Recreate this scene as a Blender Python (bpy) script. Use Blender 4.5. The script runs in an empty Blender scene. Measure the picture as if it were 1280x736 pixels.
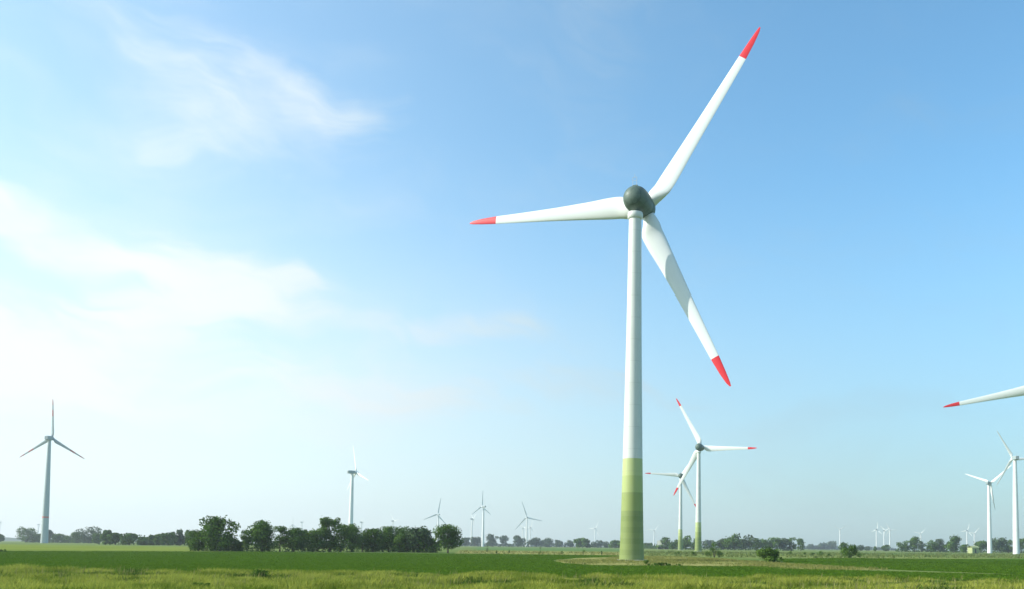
import bpy, math, random
import numpy as np
from mathutils import Matrix, Vector
R = math.radians
SC = bpy.context.scene
COL = SC.collection

# ------------------------------------------------------------------ camera
FPX, PITCH, ROLL, CZ, XP, YP = 1100.0, R(3.5), R(0.607), 2.5, 790.0, 615.3   # photo pixels at 1280 wide
cd = bpy.data.cameras.new('camera'); cam = bpy.data.objects.new('camera', cd); COL.objects.link(cam)
cd.sensor_width = 36; cd.lens = FPX/1280*36; cd.shift_x = (640-XP)/1280; cd.shift_y = (YP-368)/1280
cd.clip_start = 0.5; cd.clip_end = 20000
cam.matrix_world = Matrix.Translation((0, 0, CZ)) @ Matrix.Rotation(R(90)+PITCH, 4, 'X') @ Matrix.Rotation(ROLL, 4, 'Z')
SC.camera = cam

def ray(px, py):
    a, b = px-XP, py-YP
    X = (a*math.cos(ROLL)+b*math.sin(ROLL))/FPX; u = -(-a*math.sin(ROLL)+b*math.cos(ROLL))/FPX
    return Vector((X, math.cos(PITCH)-u*math.sin(PITCH), math.sin(PITCH)+u*math.cos(PITCH)))
def at(px, py, D):
    v = ray(px, py); return v*(D/v.y)+Vector((0, 0, CZ))
def gnd(px, py):
    v = ray(px, py); k = CZ/-v.z; return (v.x*k, v.y*k)

# ------------------------------------------------------------------ light, sky, exposure
SUN_AZ, SUN_EL = R(-99), R(31)        # azimuth clockwise from +Y
sd = bpy.data.lights.new('sun', 'SUN'); sd.energy = 5.0; sd.angle = R(0.55); sd.color = (1, .95, .86)
sun = bpy.data.objects.new('sun', sd); COL.objects.link(sun)
sdir = Vector((math.sin(SUN_AZ)*math.cos(SUN_EL), math.cos(SUN_AZ)*math.cos(SUN_EL), math.sin(SUN_EL)))
sun.rotation_euler = (-sdir).to_track_quat('-Z', 'Y').to_euler()
SC.view_settings.view_transform = 'Standard'; SC.view_settings.look = 'None'
SC.view_settings.gamma = 1; SC.view_settings.use_curve_mapping = False
SC.view_settings.exposure = 0.35

world = bpy.data.worlds.new('World'); SC.world = world; world.use_nodes = True
class NT:
    def __init__(s, nt): s.nt = nt
    def n(s, t, **k):
        x = s.nt.nodes.new(t)
        for a, b in k.items(): setattr(x, a, b)
        return x
    def put(s, sock, v):
        if isinstance(v, bpy.types.NodeSocket): s.nt.links.new(v, sock)
        elif v is not None: sock.default_value = v
    def m(s, op, a, b=None, c=None, clamp=False):
        x = s.n('ShaderNodeMath', operation=op, use_clamp=clamp)
        s.put(x.inputs[0], a); s.put(x.inputs[1], b)
        if c is not None: s.put(x.inputs[2], c)
        return x.outputs[0]
    def mix(s, f, a, b, mode='MIX'):
        x = s.n('ShaderNodeMix', data_type='RGBA', blend_type=mode)
        s.put(x.inputs[0], f); s.put(x.inputs[6], a); s.put(x.inputs[7], b)
        return x.outputs[2]
    def noise(s, vec, scale, detail=4, rough=.5, dist=0.):
        x = s.n('ShaderNodeTexNoise'); s.put(x.inputs['Vector'], vec); x.inputs['Scale'].default_value = scale
        x.inputs['Detail'].default_value = detail; x.inputs['Roughness'].default_value = rough; x.inputs['Distortion'].default_value = dist
        return x.outputs['Fac']
    def ss(s, v, lo, hi, a=0., b=1.):
        x = s.n('ShaderNodeMapRange', interpolation_type='SMOOTHSTEP'); s.put(x.inputs[0], v)
        for i, q in enumerate((lo, hi, a, b)): x.inputs[i+1].default_value = q
        return x.outputs[0]
    def xyz(s, x_, y_, z_=0.):
        c = s.n('ShaderNodeCombineXYZ'); s.put(c.inputs[0], x_); s.put(c.inputs[1], y_); s.put(c.inputs[2], z_); return c.outputs[0]

W = NT(world.node_tree); world.node_tree.nodes.clear()
tc = W.n('ShaderNodeTexCoord').outputs['Generated']
sep = W.n('ShaderNodeSeparateXYZ'); W.put(sep.inputs[0], tc)
az = W.m('ARCTAN2', sep.outputs[0], sep.outputs[1]); el = W.m('ARCSINE', sep.outputs[2])
sky = W.n('ShaderNodeTexSky', sky_type='NISHITA', sun_disc=False, sun_elevation=SUN_EL, sun_rotation=SUN_AZ,
          air_density=1.0, dust_density=1.0, ozone_density=1.5, altitude=0)
def azel(px, py):
    v = ray(px, py).normalized(); return math.atan2(v.x, v.y), math.asin(v.z)
# cirrus noise fields in azimuth / elevation
nwarp = W.noise(W.xyz(az, el, 3.1), 5, 3, .5)
uu = W.m('ADD', az, W.m('MULTIPLY', nwarp, .25)); vv = W.m('ADD', el, W.m('MULTIPLY', nwarp, .12))
n1 = W.noise(W.xyz(W.m('MULTIPLY', uu, 1.0), W.m('MULTIPLY', vv, 2.6), 1.7), 4.2, 7, .52, .3)
n2 = W.noise(W.xyz(W.m('MULTIPLY', uu, 1.), W.m('MULTIPLY', vv, 3.6), 7.7), 9, 6, .6, .6)
nz = W.m('ADD', W.m('MULTIPLY', n1, .65), W.m('MULTIPLY', n2, .35))
def blob(px, py, wx, wy, tilt, amp, namp, hard=1., fibre=.5):
    """patch of cloud centred on a direction of the sky; wx, wy in degrees"""
    a0, e0 = azel(px, py); c, s = math.cos(R(tilt)), math.sin(R(tilt))
    da = W.m('SUBTRACT', uu, a0+.125); de = W.m('SUBTRACT', vv, e0+.06)
    p = W.m('ADD', W.m('MULTIPLY', da, c/R(wx)), W.m('MULTIPLY', de, s/R(wx)))
    q = W.m('ADD', W.m('MULTIPLY', da, -s/R(wy)), W.m('MULTIPLY', de, c/R(wy)))
    r = W.m('SQRT', W.m('ADD', W.m('MULTIPLY', p, p), W.m('MULTIPLY', q, q)))
    v = W.m('SUBTRACT', W.m('ADD', 1., W.m('MULTIPLY', W.m('SUBTRACT', nz, .5), namp)), r)
    f = W.m('ADD', 1-fibre, W.m('MULTIPLY', fib, fibre))
    return W.m('MULTIPLY', W.m('MULTIPLY', W.ss(v, 0., hard), amp), f)
fc, fs = math.cos(R(-14)), math.sin(R(-14))
fa = W.m('ADD', W.m('MULTIPLY', uu, fc), W.m('MULTIPLY', vv, fs)); fb = W.m('ADD', W.m('MULTIPLY', uu, -fs), W.m('MULTIPLY', vv, fc))
fib = W.ss(W.noise(W.xyz(W.m('MULTIPLY', fa, 2.2), W.m('MULTIPLY', fb, 9.), 2.2), 4.5, 8, .56, .3), .32, .68)
CL = [(410, 140, 4.6, 2.4, -10, .75, 2.4, .9, .4), (330, 140, 8.5, 3.6, -8, .50, 2.2, 1.0, .3), (250, 125, 7.5, 3.4, -14, .40, 3.0, 1.2, .6), (330, 85, 6., 1.2, -14, .35, 2.6, 1., .5),
      (15, 240, 7.0, 1.5, -12, .95, 1.8, .8, .25), (290, 350, 5.5, 2.6, 4, .95, 3.6, .8, .4), (215, 390, 7.5, 3.8, 20, 1., 3.0, .8, .25), (170, 320, 6.5, 1.5, -4, .75, 2.4, .9, .4),
      (-20, 445, 12, 4.0, 4, 1., 2.0, .8, .05), (170, 430, 11, 3.8, 6, .9, 2.4, .9, .25), (430, 490, 12, 1.8, -5, .9, 2.6, .9, .4), (250, 500, 18, 3., -3, .6, 1.6, 1.2, .4),
      (600, 405, 8, 1.4, 6, .6, 2.8, 1., .6), (470, 430, 12, 2., -3, .4, 2.8, 1.2, .7), (1060, 525, 15, 1.6, 3, .18, 2.6, 1., .4), (720, 480, 12, 2.0, -4, .6, 2.8, 1.1, .6)]
keep = 1.
for c in CL:
    inv = W.m('SUBTRACT', 1., blob(*c))
    keep = inv if keep == 1. else W.m('MULTIPLY', keep, inv)
wisps = W.m('MULTIPLY', W.m('MULTIPLY', W.ss(n1, .46, .78), fib), .16)
# thin veil of high cloud: thicker towards the sun's side and low down
veil = W.m('MULTIPLY', W.ss(az, R(26), R(-50), 0., 1.), W.ss(el, R(34), R(-2), .30, .80))
veil = W.m('MULTIPLY', veil, W.m('ADD', .76, W.m('MULTIPLY', W.ss(n1, .38, .62), .28)), clamp=True)
low = W.m('MULTIPLY', W.ss(el, R(24), R(1)), .68)
mask = W.m('SUBTRACT', 1., W.m('MULTIPLY', W.m('MULTIPLY', keep, W.m('SUBTRACT', 1., wisps)),
          W.m('MULTIPLY', W.m('SUBTRACT', 1., veil), W.m('SUBTRACT', 1., low))), clamp=True)
cloud_lum = W.ss(az, R(24), R(-34), 4.4, 8.5)
ccol = W.n('ShaderNodeVectorMath', operation='SCALE'); W.put(ccol.inputs[0], W.mix(W.ss(az, R(24), R(-34)), (.72, .92, 1., 1), (.93, .995, 1.01, 1))); W.put(ccol.inputs['Scale'], cloud_lum)
tint = W.mix(1., sky.outputs[0], (1.34, 2.05, 2.12, 1), 'MULTIPLY')
final = W.mix(mask, tint, ccol.outputs[0])
bg = W.n('ShaderNodeBackground'); W.put(bg.inputs[0], final); bg.inputs[1].default_value = .1
wo = W.n('ShaderNodeOutputWorld'); W.put(wo.inputs[0], bg.outputs[0])

# ------------------------------------------------------------------ materials
def mat(name):
    m = bpy.data.materials.new(name); m.use_nodes = True; m.node_tree.nodes.clear(); return m, NT(m.node_tree)
def out(t, sh): o = t.n('ShaderNodeOutputMaterial'); t.put(o.inputs[0], sh)
def bsdf(t, col, rough=.6, spec=.4, bump=None, bs=.2, bd=.1):
    b = t.n('ShaderNodeBsdfPrincipled'); t.put(b.inputs['Base Color'], col); t.put(b.inputs['Roughness'], rough)
    b.inputs['Specular IOR Level'].default_value = spec
    if bump is not None:
        q = t.n('ShaderNodeBump'); q.inputs['Strength'].default_value = bs; q.inputs['Distance'].default_value = bd
        t.put(q.inputs['Height'], bump); t.put(b.inputs['Normal'], q.outputs[0])
    return b.outputs[0]
def gpos(t): return t.n('ShaderNodeNewGeometry').outputs['Position']
def opos(t): return t.n('ShaderNodeTexCoord').outputs['Object']
def stretch(t, v, s):
    x = t.n('ShaderNodeVectorMath', operation='MULTIPLY'); t.put(x.inputs[0], v); x.inputs[1].default_value = s; return x.outputs[0]

def paint(name, col, dirt, rough=.38, amt=.35):
    m, t = mat(name); p = opos(t)
    a = t.noise(stretch(t, p, (1, 1, .12)), 1.6, 5, .6); b = t.noise(p, .45, 3)
    f = t.m('MULTIPLY', t.m('ADD', t.ss(a, .45, .8), t.ss(b, .5, .8)), amt*.5)
    out(t, bsdf(t, t.mix(f, (*col, 1), (*dirt, 1)), rough, .4)); return m
M_WHITE = paint('white_paint', (.64, .66, .62), (.45, .49, .43))
M_FARWHITE = paint('plain_white_paint', (.82, .83, .82), (.66, .68, .66))
M_BLADE = paint('blade_gelcoat', (.72, .74, .71), (.58, .62, .57), .3, .3)
M_RED = paint('red_paint', (.66, .02, .028), (.50, .035, .04), .4, .2)
M_NAC = None
m, t = mat('grey_green_shell'); p = opos(t); q = t.n('ShaderNodeSeparateXYZ'); t.put(q.inputs[0], p)
seam = t.m('LESS_THAN', t.m('FRACT', t.m('DIVIDE', t.m('ADD', q.outputs[1], 9.), 1.25)), .07)
ang = t.m('ARCTAN2', q.outputs[0], t.m('SUBTRACT', q.outputs[2], 64.)); seam2 = t.m('LESS_THAN', t.m('FRACT', t.m('DIVIDE', t.m('ADD', ang, 4.), .785)), .035)
sm = t.m('MAXIMUM', seam, seam2); w_ = t.ss(t.noise(p, 1.2, 6, .65), .4, .75)
out(t, bsdf(t, t.mix(t.m('MULTIPLY', sm, .55), t.mix(w_, (.095, .140, .112, 1), (.06, .09, .07, 1)), (.03, .045, .035, 1)), .5, .35, sm, .5, .03)); M_NAC = m
M_GREYNAC = paint('grey_paint', (.30, .36, .36), (.2, .25, .25), .5, .3)
M_METAL = paint('galvanised_metal', (.45, .47, .48), (.3, .32, .33), .45, .3)
M_CONC = paint('concrete', (.36, .36, .32), (.2, .21, .17), .85, .6)
M_DULLRED = paint('faded_red_paint', (.42, .13, .11), (.35, .16, .14), .5, .3)
def tower_mat(name, bands, base=(.62, .64, .60)):
    """bands: (height of the top edge, colour), from the ground up"""
    m, t = mat(name); p = opos(t); s = t.n('ShaderNodeSeparateXYZ'); t.put(s.inputs[0], p); z = s.outputs[2]
    a = t.noise(stretch(t, p, (1, 1, .08)), 1.3, 6, .62); b = t.noise(p, .4, 3)
    col = (*base, 1)
    for h, c in reversed(bands):
        col = t.mix(t.m('LESS_THAN', z, h), col, (*c, 1))
    d = t.m('MULTIPLY', t.m('ADD', t.ss(a, .45, .85), t.ss(b, .45, .8)), .16)
    col = t.mix(d, col, (.35, .38, .28, 1))
    # cast rings of the concrete/steel shell: a thin darker seam every 3.9 m
    fr = t.m('FRACT', t.m('DIVIDE', z, 3.86)); seam = t.m('MULTIPLY', t.m('LESS_THAN', fr, .022), .22)
    col = t.mix(seam, col, (.2, .22, .16, 1))
    if bands:   # the painted foot is weathered in faint narrow rings
        rg = t.m('FRACT', t.m('DIVIDE', z, 1.93)); k = t.m('MULTIPLY', t.m('MULTIPLY', t.m('LESS_THAN', rg, .5), t.m('LESS_THAN', z, bands[0][0])), .12 if len(bands) > 2 else 0.)
        col = t.mix(k, col, (.36, .42, .16, 1))
    stk = t.noise(stretch(t, p, (3.2, 3.2, .05)), 1.5, 4, .6)
    col = t.mix(t.m('MULTIPLY', t.ss(stk, .52, .75), .22), col, (.28, .30, .22, 1))
    out(t, bsdf(t, col, .5, .35, seam, .3, .05)); return m
GREENS = [(8.6, (.185, .240, .068)), (11.8, (.265, .325, .095)), (14.7, (.37, .435, .15)), (17.7, (.44, .50, .21))]
M_TOWER_G = tower_mat('tower_paint_with_green_rings', GREENS)
M_TOWER_W = tower_mat('tower_paint_white', [], (.76, .77, .75))
M_TOWER_R = tower_mat('tower_paint_with_red_ring', [(23.4, (.40, .46, .45)), (24.8, (.55, .14, .10))], (.40, .46, .45))

def leaf_mat(name, ca, cb, trans=.25):
    m, t = mat(name)
    a = t.n('ShaderNodeAttribute', attribute_name='tint'); f = a.outputs['Fac']
    n = t.noise(gpos(t), .9, 3)
    f = t.m('ADD', t.m('MULTIPLY', f, .75), t.m('MULTIPLY', t.m('SUBTRACT', n, .35), .6), clamp=True)
    c = t.mix(f, (*ca, 1), (*cb, 1))
    d = t.n('ShaderNodeBsdfDiffuse'); t.put(d.inputs[0], c)
    tr = t.n('ShaderNodeBsdfTranslucent'); t.put(tr.inputs[0], t.mix(.5, c, (.09, .15, .02, 1)))
    mx = t.n('ShaderNodeMixShader'); mx.inputs[0].default_value = trans
    t.put(mx.inputs[1], d.outputs[0]); t.put(mx.inputs[2], tr.outputs[0]); out(t, mx.outputs[0]); return m
M_LEAF = leaf_mat('leaves', (.022, .055, .010), (.13, .235, .036), .18)
M_LEAF_L = leaf_mat('light_leaves', (.032, .075, .014), (.16, .26, .045), .2)
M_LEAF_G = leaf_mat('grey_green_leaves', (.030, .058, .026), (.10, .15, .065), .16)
M_GRASS = leaf_mat('verge_grass', (.10, .17, .012), (.52, .53, .11), .38)
M_CROP = leaf_mat('crop_leaves', (.085, .170, .014), (.120, .220, .022), .35)
M_WEED = leaf_mat('weed_leaves', (.05, .10, .018), (.12, .20, .035), .25)
m, t = mat('bark'); out(t, bsdf(t, t.mix(t.noise(opos(t), 3, 5), (.055, .045, .032, 1), (.12, .10, .075, 1)), .9, .2)); M_BARK = m

def ground_mat(name, ca, cb, cc, sx=.02, sy=.05, fine=.9):
    m, t = mat(name); p = gpos(t)
    a = t.noise(stretch(t, p, (sx, sy, 1)), 1., 6, .6, .4); b = t.noise(p, fine, 6, .65)
    c = t.mix(t.ss(a, .35, .68), (*ca, 1), (*cb, 1))
    c = t.mix(t.m('MULTIPLY', t.ss(b, .42, .75), .7), c, (*cc, 1))
    out(t, bsdf(t, c, 1., 0., b, .5, .2)); return m
M_MEADOW = ground_mat('meadow', (.105, .165, .045), (.20, .225, .075), (.13, .17, .05), .006, .03, .5)
M_DRY = ground_mat('dry_grass', (.22, .23, .07), (.32, .29, .11), (.16, .19, .05), .05, .12, 1.1)
M_STRIP = ground_mat('meadow_strip', (.15, .20, .035), (.22, .25, .055), (.12, .17, .03), .01, .03, .8)
M_CROPG = ground_mat('crop_field', (.050, .112, .012), (.072, .146, .018), (.055, .123, .014), .035, .05, .6)
M_FARG = ground_mat('pale_green_field', (.10, .17, .055), (.13, .20, .065), (.11, .18, .06), .004, .01, .3)
M_VERGE = ground_mat('verge_ground', (.11, .16, .025), (.19, .21, .05), (.08, .11, .02), .2, .3, 1.5)

# ------------------------------------------------------------------ object helpers
def tag(o, label=None, cat=None, group=None, kind=None):
    for k, v in (('label', label), ('category', cat), ('group', group), ('kind', kind)):
        if v: o[k] = v
    return o
def link(o, parent=None):
    COL.objects.link(o)
    if parent: o.parent = parent
    return o
def empty(name, loc, rz=0, sc=1.):
    o = bpy.data.objects.new(name, None); COL.objects.link(o); o.location = loc; o.rotation_euler = (0, 0, rz); o.scale = (sc,)*3
    o.empty_display_size = .5
    return o
def mesh(name, v, f, mats, parent=None, smooth=False, mi=None, tint=None):
    me = bpy.data.meshes.new(name); me.from_pydata([tuple(a) for a in v], [], f)
    for m_ in (mats if isinstance(mats, list) else [mats]): me.materials.append(m_)
    if smooth: me.polygons.foreach_set('use_smooth', [True]*len(f))
    if mi is not None: me.polygons.foreach_set('material_index', mi)
    if tint is not None:
        a = me.attributes.new('tint', 'FLOAT', 'POINT'); a.data.foreach_set('value', np.asarray(tint, np.float32))
    me.update(); return link(bpy.data.objects.new(name, me), parent)
def poly_mesh_np(name, V, k, mats, parent=None, tint=None):
    """V: (n*k,3) vertices of n separate k-gons"""
    n = len(V)//k; me = bpy.data.meshes.new(name)
    me.vertices.add(n*k); me.vertices.foreach_set('co', V.astype(np.float32).ravel())
    me.loops.add(n*k); me.loops.foreach_set('vertex_index', np.arange(n*k, dtype=np.int32))
    me.polygons.add(n); me.polygons.foreach_set('loop_start', np.arange(0, n*k, k, dtype=np.int32))
    if tint is not None:
        a = me.attributes.new('tint', 'FLOAT', 'POINT'); a.data.foreach_set('value', tint.astype(np.float32))
    me.materials.append(mats); me.update(calc_edges=True)
    return link(bpy.data.objects.new(name, me), parent)
class MB:
    def __init__(s): s.v = []; s.f = []; s.mi = []
    def grid(s, rings, mi=0, cap=True, closed=True):
        b = len(s.v); n = len(rings[0])
        for r_ in rings: s.v += [tuple(p) for p in r_]
        for i in range(len(rings)-1):
            for j in range(n if closed else n-1):
                k = (j+1) % n
                s.f.append((b+i*n+j, b+i*n+k, b+(i+1)*n+k, b+(i+1)*n+j)); s.mi.append(mi if not callable(mi) else mi(i))
        if cap:
            s.f.append(tuple(b+j for j in reversed(range(n)))); s.mi.append(0 if callable(mi) else mi)
            s.f.append(tuple(b+(len(rings)-1)*n+j for j in range(n))); s.mi.append(mi(len(rings)-2) if callable(mi) else mi)
    def lathe(s, prof, n=32, axis='z', off=(0, 0, 0), mi=0):
        rings = []
        for r_, h in prof:
            ring = []
            for j in range(n):
                a = 2*math.pi*j/n; c, d = r_*math.cos(a), r_*math.sin(a)
                p = (c, d, h) if axis == 'z' else (c, h, -d)
                ring.append((p[0]+off[0], p[1]+off[1], p[2]+off[2]))
            rings.append(ring)
        s.grid(rings, mi)
    def tube(s, pts, rad, n=6, mi=0):
        pts = [Vector(p) for p in pts]; rings = []
        for i, p in enumerate(pts):
            d = (pts[min(i+1, len(pts)-1)]-pts[max(i-1, 0)]).normalized()
            x = d.cross(Vector((0, 1, 0)) if abs(d.y) < .9 else Vector((1, 0, 0))).normalized(); y = d.cross(x)
            r_ = rad[i] if isinstance(rad, (list, tuple)) else rad
            rings.append([p+x*r_*math.cos(2*math.pi*j/n)+y*r_*math.sin(2*math.pi*j/n) for j in range(n)])
        s.grid(rings, mi)
    def box(s, c, d, mi=0):
        x, y, z = c; a, b, e = d[0]/2, d[1]/2, d[2]/2
        s.grid([[(x-a, y-b, z-e), (x+a, y-b, z-e), (x+a, y+b, z-e), (x-a, y+b, z-e)],
                [(x-a, y-b, z+e), (x+a, y-b, z+e), (x+a, y+b, z+e), (x-a, y+b, z+e)]], mi)
    def build(s, name, mats, parent=None, smooth=False):
        return mesh(name, s.v, s.f, mats, parent, smooth, s.mi)
def shade(o, ang=35):
    o.data.polygons.foreach_set('use_smooth', [True]*len(o.data.polygons))
    o.data.set_sharp_from_angle(angle=R(ang))

# ------------------------------------------------------------------ ground
def sheet(name, pts, z, m, seed=0, amp=0., n=1, kind='structure'):
    """ground sheet; outline subdivided and roughened so its border wanders"""
    rng = random.Random(seed); out_ = []
    for i in range(len(pts)):
        a, b = pts[i], pts[(i+1) % len(pts)]
        for k in range(n):
            f = k/n; sc = amp*(.3+b[1]/200)
            out_.append((a[0]+(b[0]-a[0])*f+rng.uniform(-sc, sc), a[1]+(b[1]-a[1])*f+rng.uniform(-sc, sc), z))
    o = mesh(name, out_, [tuple(range(len(out_)))], m)
    if o.data.polygons[0].normal.z < 0: o.data.flip_normals()
    return tag(o, kind=kind)
sheet('ground', [(-4000, -200), (4000, -200), (4000, 4000), (-4000, 4000)], 0, M_MEADOW)
g = gnd
VX = 66.5  # far edge of the verge (metres from the camera)
CROP_OUTLINE = [(-180, VX-3), (9, VX-3), (31, VX-3), (40, 90), g(1000, 711), g(960, 707.5), g(880, 707.5), g(800, 706.8), g(740, 706.5), g(700, 703), g(690, 699.5), g(720, 696.8), g(770, 695.5),
      g(772, 693.5), g(600, 691.3), g(420, 690), g(300, 689.2), g(200, 689), g(0, 688.3), (-235, 200)]
FIELD_OUTLINE = [g(985, 706), g(975, 698), g(1045, 697), g(1130, 698), g(1290, 697.5), g(1500, 699), (178, VX+15), (52, VX+8), g(1130, 712), g(1060, 708)]
sheet('crop_field', CROP_OUTLINE, .012, M_CROPG, 1, .25, 14)
sheet('field', FIELD_OUTLINE, .016, M_CROPG, 2, .2, 12)
sheet('dry_grass', [g(690, 701.5), g(720, 705.5), g(790, 706.2), g(880, 707), g(950, 708.5), g(1010, 713), g(1110, 711.5), g(985, 704), g(940, 700.5), g(900, 697.5),
      g(830, 694.5), g(790, 695), g(720, 697)], .020, M_DRY, 3, .2, 12)
sheet('grass_strip', [g(575, 691.2), g(780, 693.3), g(780, 689.6), g(575, 687.4)], .014, M_DRY, 4, 1.2, 14)
sheet('meadow_strip', [g(-60, 686), g(0, 687.5), g(240, 688.4), g(240, 683), g(0, 679.5), g(-60, 679)], .014, M_STRIP, 5, 1.5, 14)
sheet('far_field', [g(580, 686.8), g(780, 688.6), g(800, 685.2), g(600, 683.2)], .016, M_FARG, 6, 2, 10)
sheet('far_field', [g(1010, 692.5), g(1290, 695.5), g(1290, 691.6), g(1010, 689.3)], .016, M_FARG, 7, 2, 10)
sheet('verge', [(-120, 30), (120, 30), (110, VX), (-110, VX)], .022, M_VERGE, 8, .3, 40)
# low blue ridge at the edge of the plain
def ridge(px0, px1, D, h, seed):
    rng = random.Random(seed); a, b = at(px0, 676, D), at(px1, 676, D); n = 60; v = []; f = []
    ph = [rng.uniform(0, 6) for _ in range(4)]
    for i in range(n+1):
        u = i/n; x = a.x+(b.x-a.x)*u; e = math.sin(math.pi*u)**.5
        hh = h*e*(.7+.18*math.sin(u*9+ph[0])+.1*math.sin(u*23+ph[1])+.05*math.sin(u*57+ph[2]))
        for k, w in enumerate((0, .35, .7, 1., .7, .35, 0)):
            v.append((x, D+(k-3)*60, hh*w-(1 if w == 0 else 0)))
    for i in range(n):
        for k in range(6): f.append((i*7+k, (i+1)*7+k, (i+1)*7+k+1, i*7+k+1))
    tag(mesh('hills', v, f, M_FARWOODG, smooth=True), kind='structure')
M_FARWOODG = ground_mat('wooded_hill', (.045, .075, .045), (.07, .10, .06), (.05, .08, .05), .01, .01, .05)
ridge(-150, 240, 3300, 20, 1); ridge(860, 1130, 3500, 17, 2); ridge(560, 700, 3400, 12, 3)

# ------------------------------------------------------------------ vegetation
def crown_np(rng, w, h, z0, n, leaf, lobes=14, dens=1., shape='round'):
    """leaf quads gathered in lobes through the volume of a crown; w = width, from z0 up to h"""
    H = h-z0; C = []; RR = []; T = []
    for i in range(lobes):
        u = rng.uniform(-1, 1); a = rng.uniform(0, 2*math.pi); 
        zz = rng.uniform(.08, .92)
        prof = {'round': math.sqrt(max(.05, 1-(2*zz-1)**2*.85)), 'cone': 1.05-zz*.85, 'dome': math.sqrt(max(.04, 1-zz**2)), 'open': math.sqrt(max(.05, 1-(2*zz-1)**2*.7)), 'umbrella': .45+.75*zz*(1.25-zz)*1.6}[shape]
        r_ = math.sqrt(rng.uniform(.05, 1))*prof*.78*w/2
        lr = w*rng.uniform(.12, .23)*(0.8 if shape == 'open' else 1); lr = min(lr, H*.30)
        zc = z0+H*zz; zc = min(max(zc, z0+lr*.6), h-lr*.75)
        C.append((r_*math.cos(a), r_*math.sin(a), zc)); RR.append(lr); T.append(rng.uniform(0, 1))
    C.append((0, 0, h-.16*H)); RR.append(min(w*.17, .16*H)); T.append(.6)
    C.append((0, 0, z0+.45*H)); RR.append(min(w*.26, H*.42)); T.append(.2)
    C = np.array(C); RR = np.array(RR); T = np.array(T)
    idx = rng.choice(len(C), n, p=RR**2/np.sum(RR**2))
    d = rng.normal(size=(n, 3)); d /= np.linalg.norm(d, axis=1)[:, None]
    rad = RR[idx]*rng.uniform(.35, 1.35, n)**.5*(1+.25*(rng.uniform(size=n) > .90))
    P = C[idx]+d*rad[:, None]*np.array([1, 1, .85])
    P[:, 2] = np.maximum(P[:, 2], z0*.75+leaf*.3)
    nr = d+rng.normal(size=(n, 3))*.7; nr /= np.linalg.norm(nr, axis=1)[:, None]
    a = np.cross(nr, rng.normal(size=(n, 3))); a /= np.linalg.norm(a, axis=1)[:, None]; b = np.cross(nr, a)
    s = leaf*rng.uniform(.5, 1.15, n)[:, None]
    Q = np.stack([P-a*s*.5-b*s*.15, P+b*s*-.5, P+a*s*.5+b*s*.1, P+b*s*.5], 1)
    tint = np.clip(T[idx]*.7+rng.uniform(0, .35, n), 0, 1)
    return Q.reshape(-1, 3), np.repeat(tint, 4)
MATS = {'d': M_LEAF, 'l': M_LEAF_L, 'g': M_LEAF_G}
def trunk_mb(rng, h, z0, w, r0):
    mb = MB(); top = z0+(h-z0)*.7; bend = rng.uniform(-.04, .04)*h
    pts = [(0, 0, -.05), (0, 0, .15*top), (bend*.5, 0, .5*top), (bend, bend*.5, top)]
    mb.tube(pts, [r0*1.35, r0, r0*.75, r0*.25], 8)
    for k in range(5):
        a = k*1.257+rng.uniform(0, .6); zb = z0*.85+(h-z0)*rng.uniform(.02, .3); L = w*.36
        s = Vector((bend*zb/top, 0, zb)); e = s+Vector((L*math.cos(a), L*math.sin(a), (h-z0)*rng.uniform(.2, .4)))
        mb.tube([s, s.lerp(e, .5)+Vector((0, 0, -.04*h)), e], [r0*.45, r0*.28, r0*.08], 5)
    return mb
NTREE = [0]
def tree(name, label, cat, px, D, wpx, top_y, kind='d', shape='round', z0f=.18, group=None, n=1800, lobes=14, base_y=None, lf=None):
    """a tree whose size follows from how large it stands in the view at distance D"""
    NTREE[0] += 1; seed = 100+NTREE[0]; rng = np.random.default_rng(seed)
    b = at(px, 680, D); topz = at(px, top_y, D).z; w = wpx*D/FPX; h = topz
    root = empty(name, (b.x, b.y, 0), 0); tag(root, label, cat, group)
    leaf = lf or max(.34, w*.055)
    Q, T = crown_np(rng, w, h, h*z0f, n, leaf, lobes, shape=shape)
    bush = z0f < .08
    poly_mesh_np('foliage' if bush else 'crown', Q, 4, MATS[kind], root, T)
    r0 = max(.05, h*.028)
    if bush:
        mb = MB()
        for k in range(4):
            a = k*1.6+.3; mb.tube([(0.1*math.cos(a), .1*math.sin(a), -.05), (w*.14*math.cos(a), w*.14*math.sin(a), h*.4), (w*.2*math.cos(a), w*.2*math.sin(a), h*.65)], [r0*.6, r0*.4, r0*.15], 5)
        mb.build('stem', M_BARK, root, True)
    else:
        trunk_mb(rng, h, h*z0f, w, r0).build('trunk', M_BARK, root, True)
    return root
GN = 'trees of the near row across the crop field'
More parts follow.
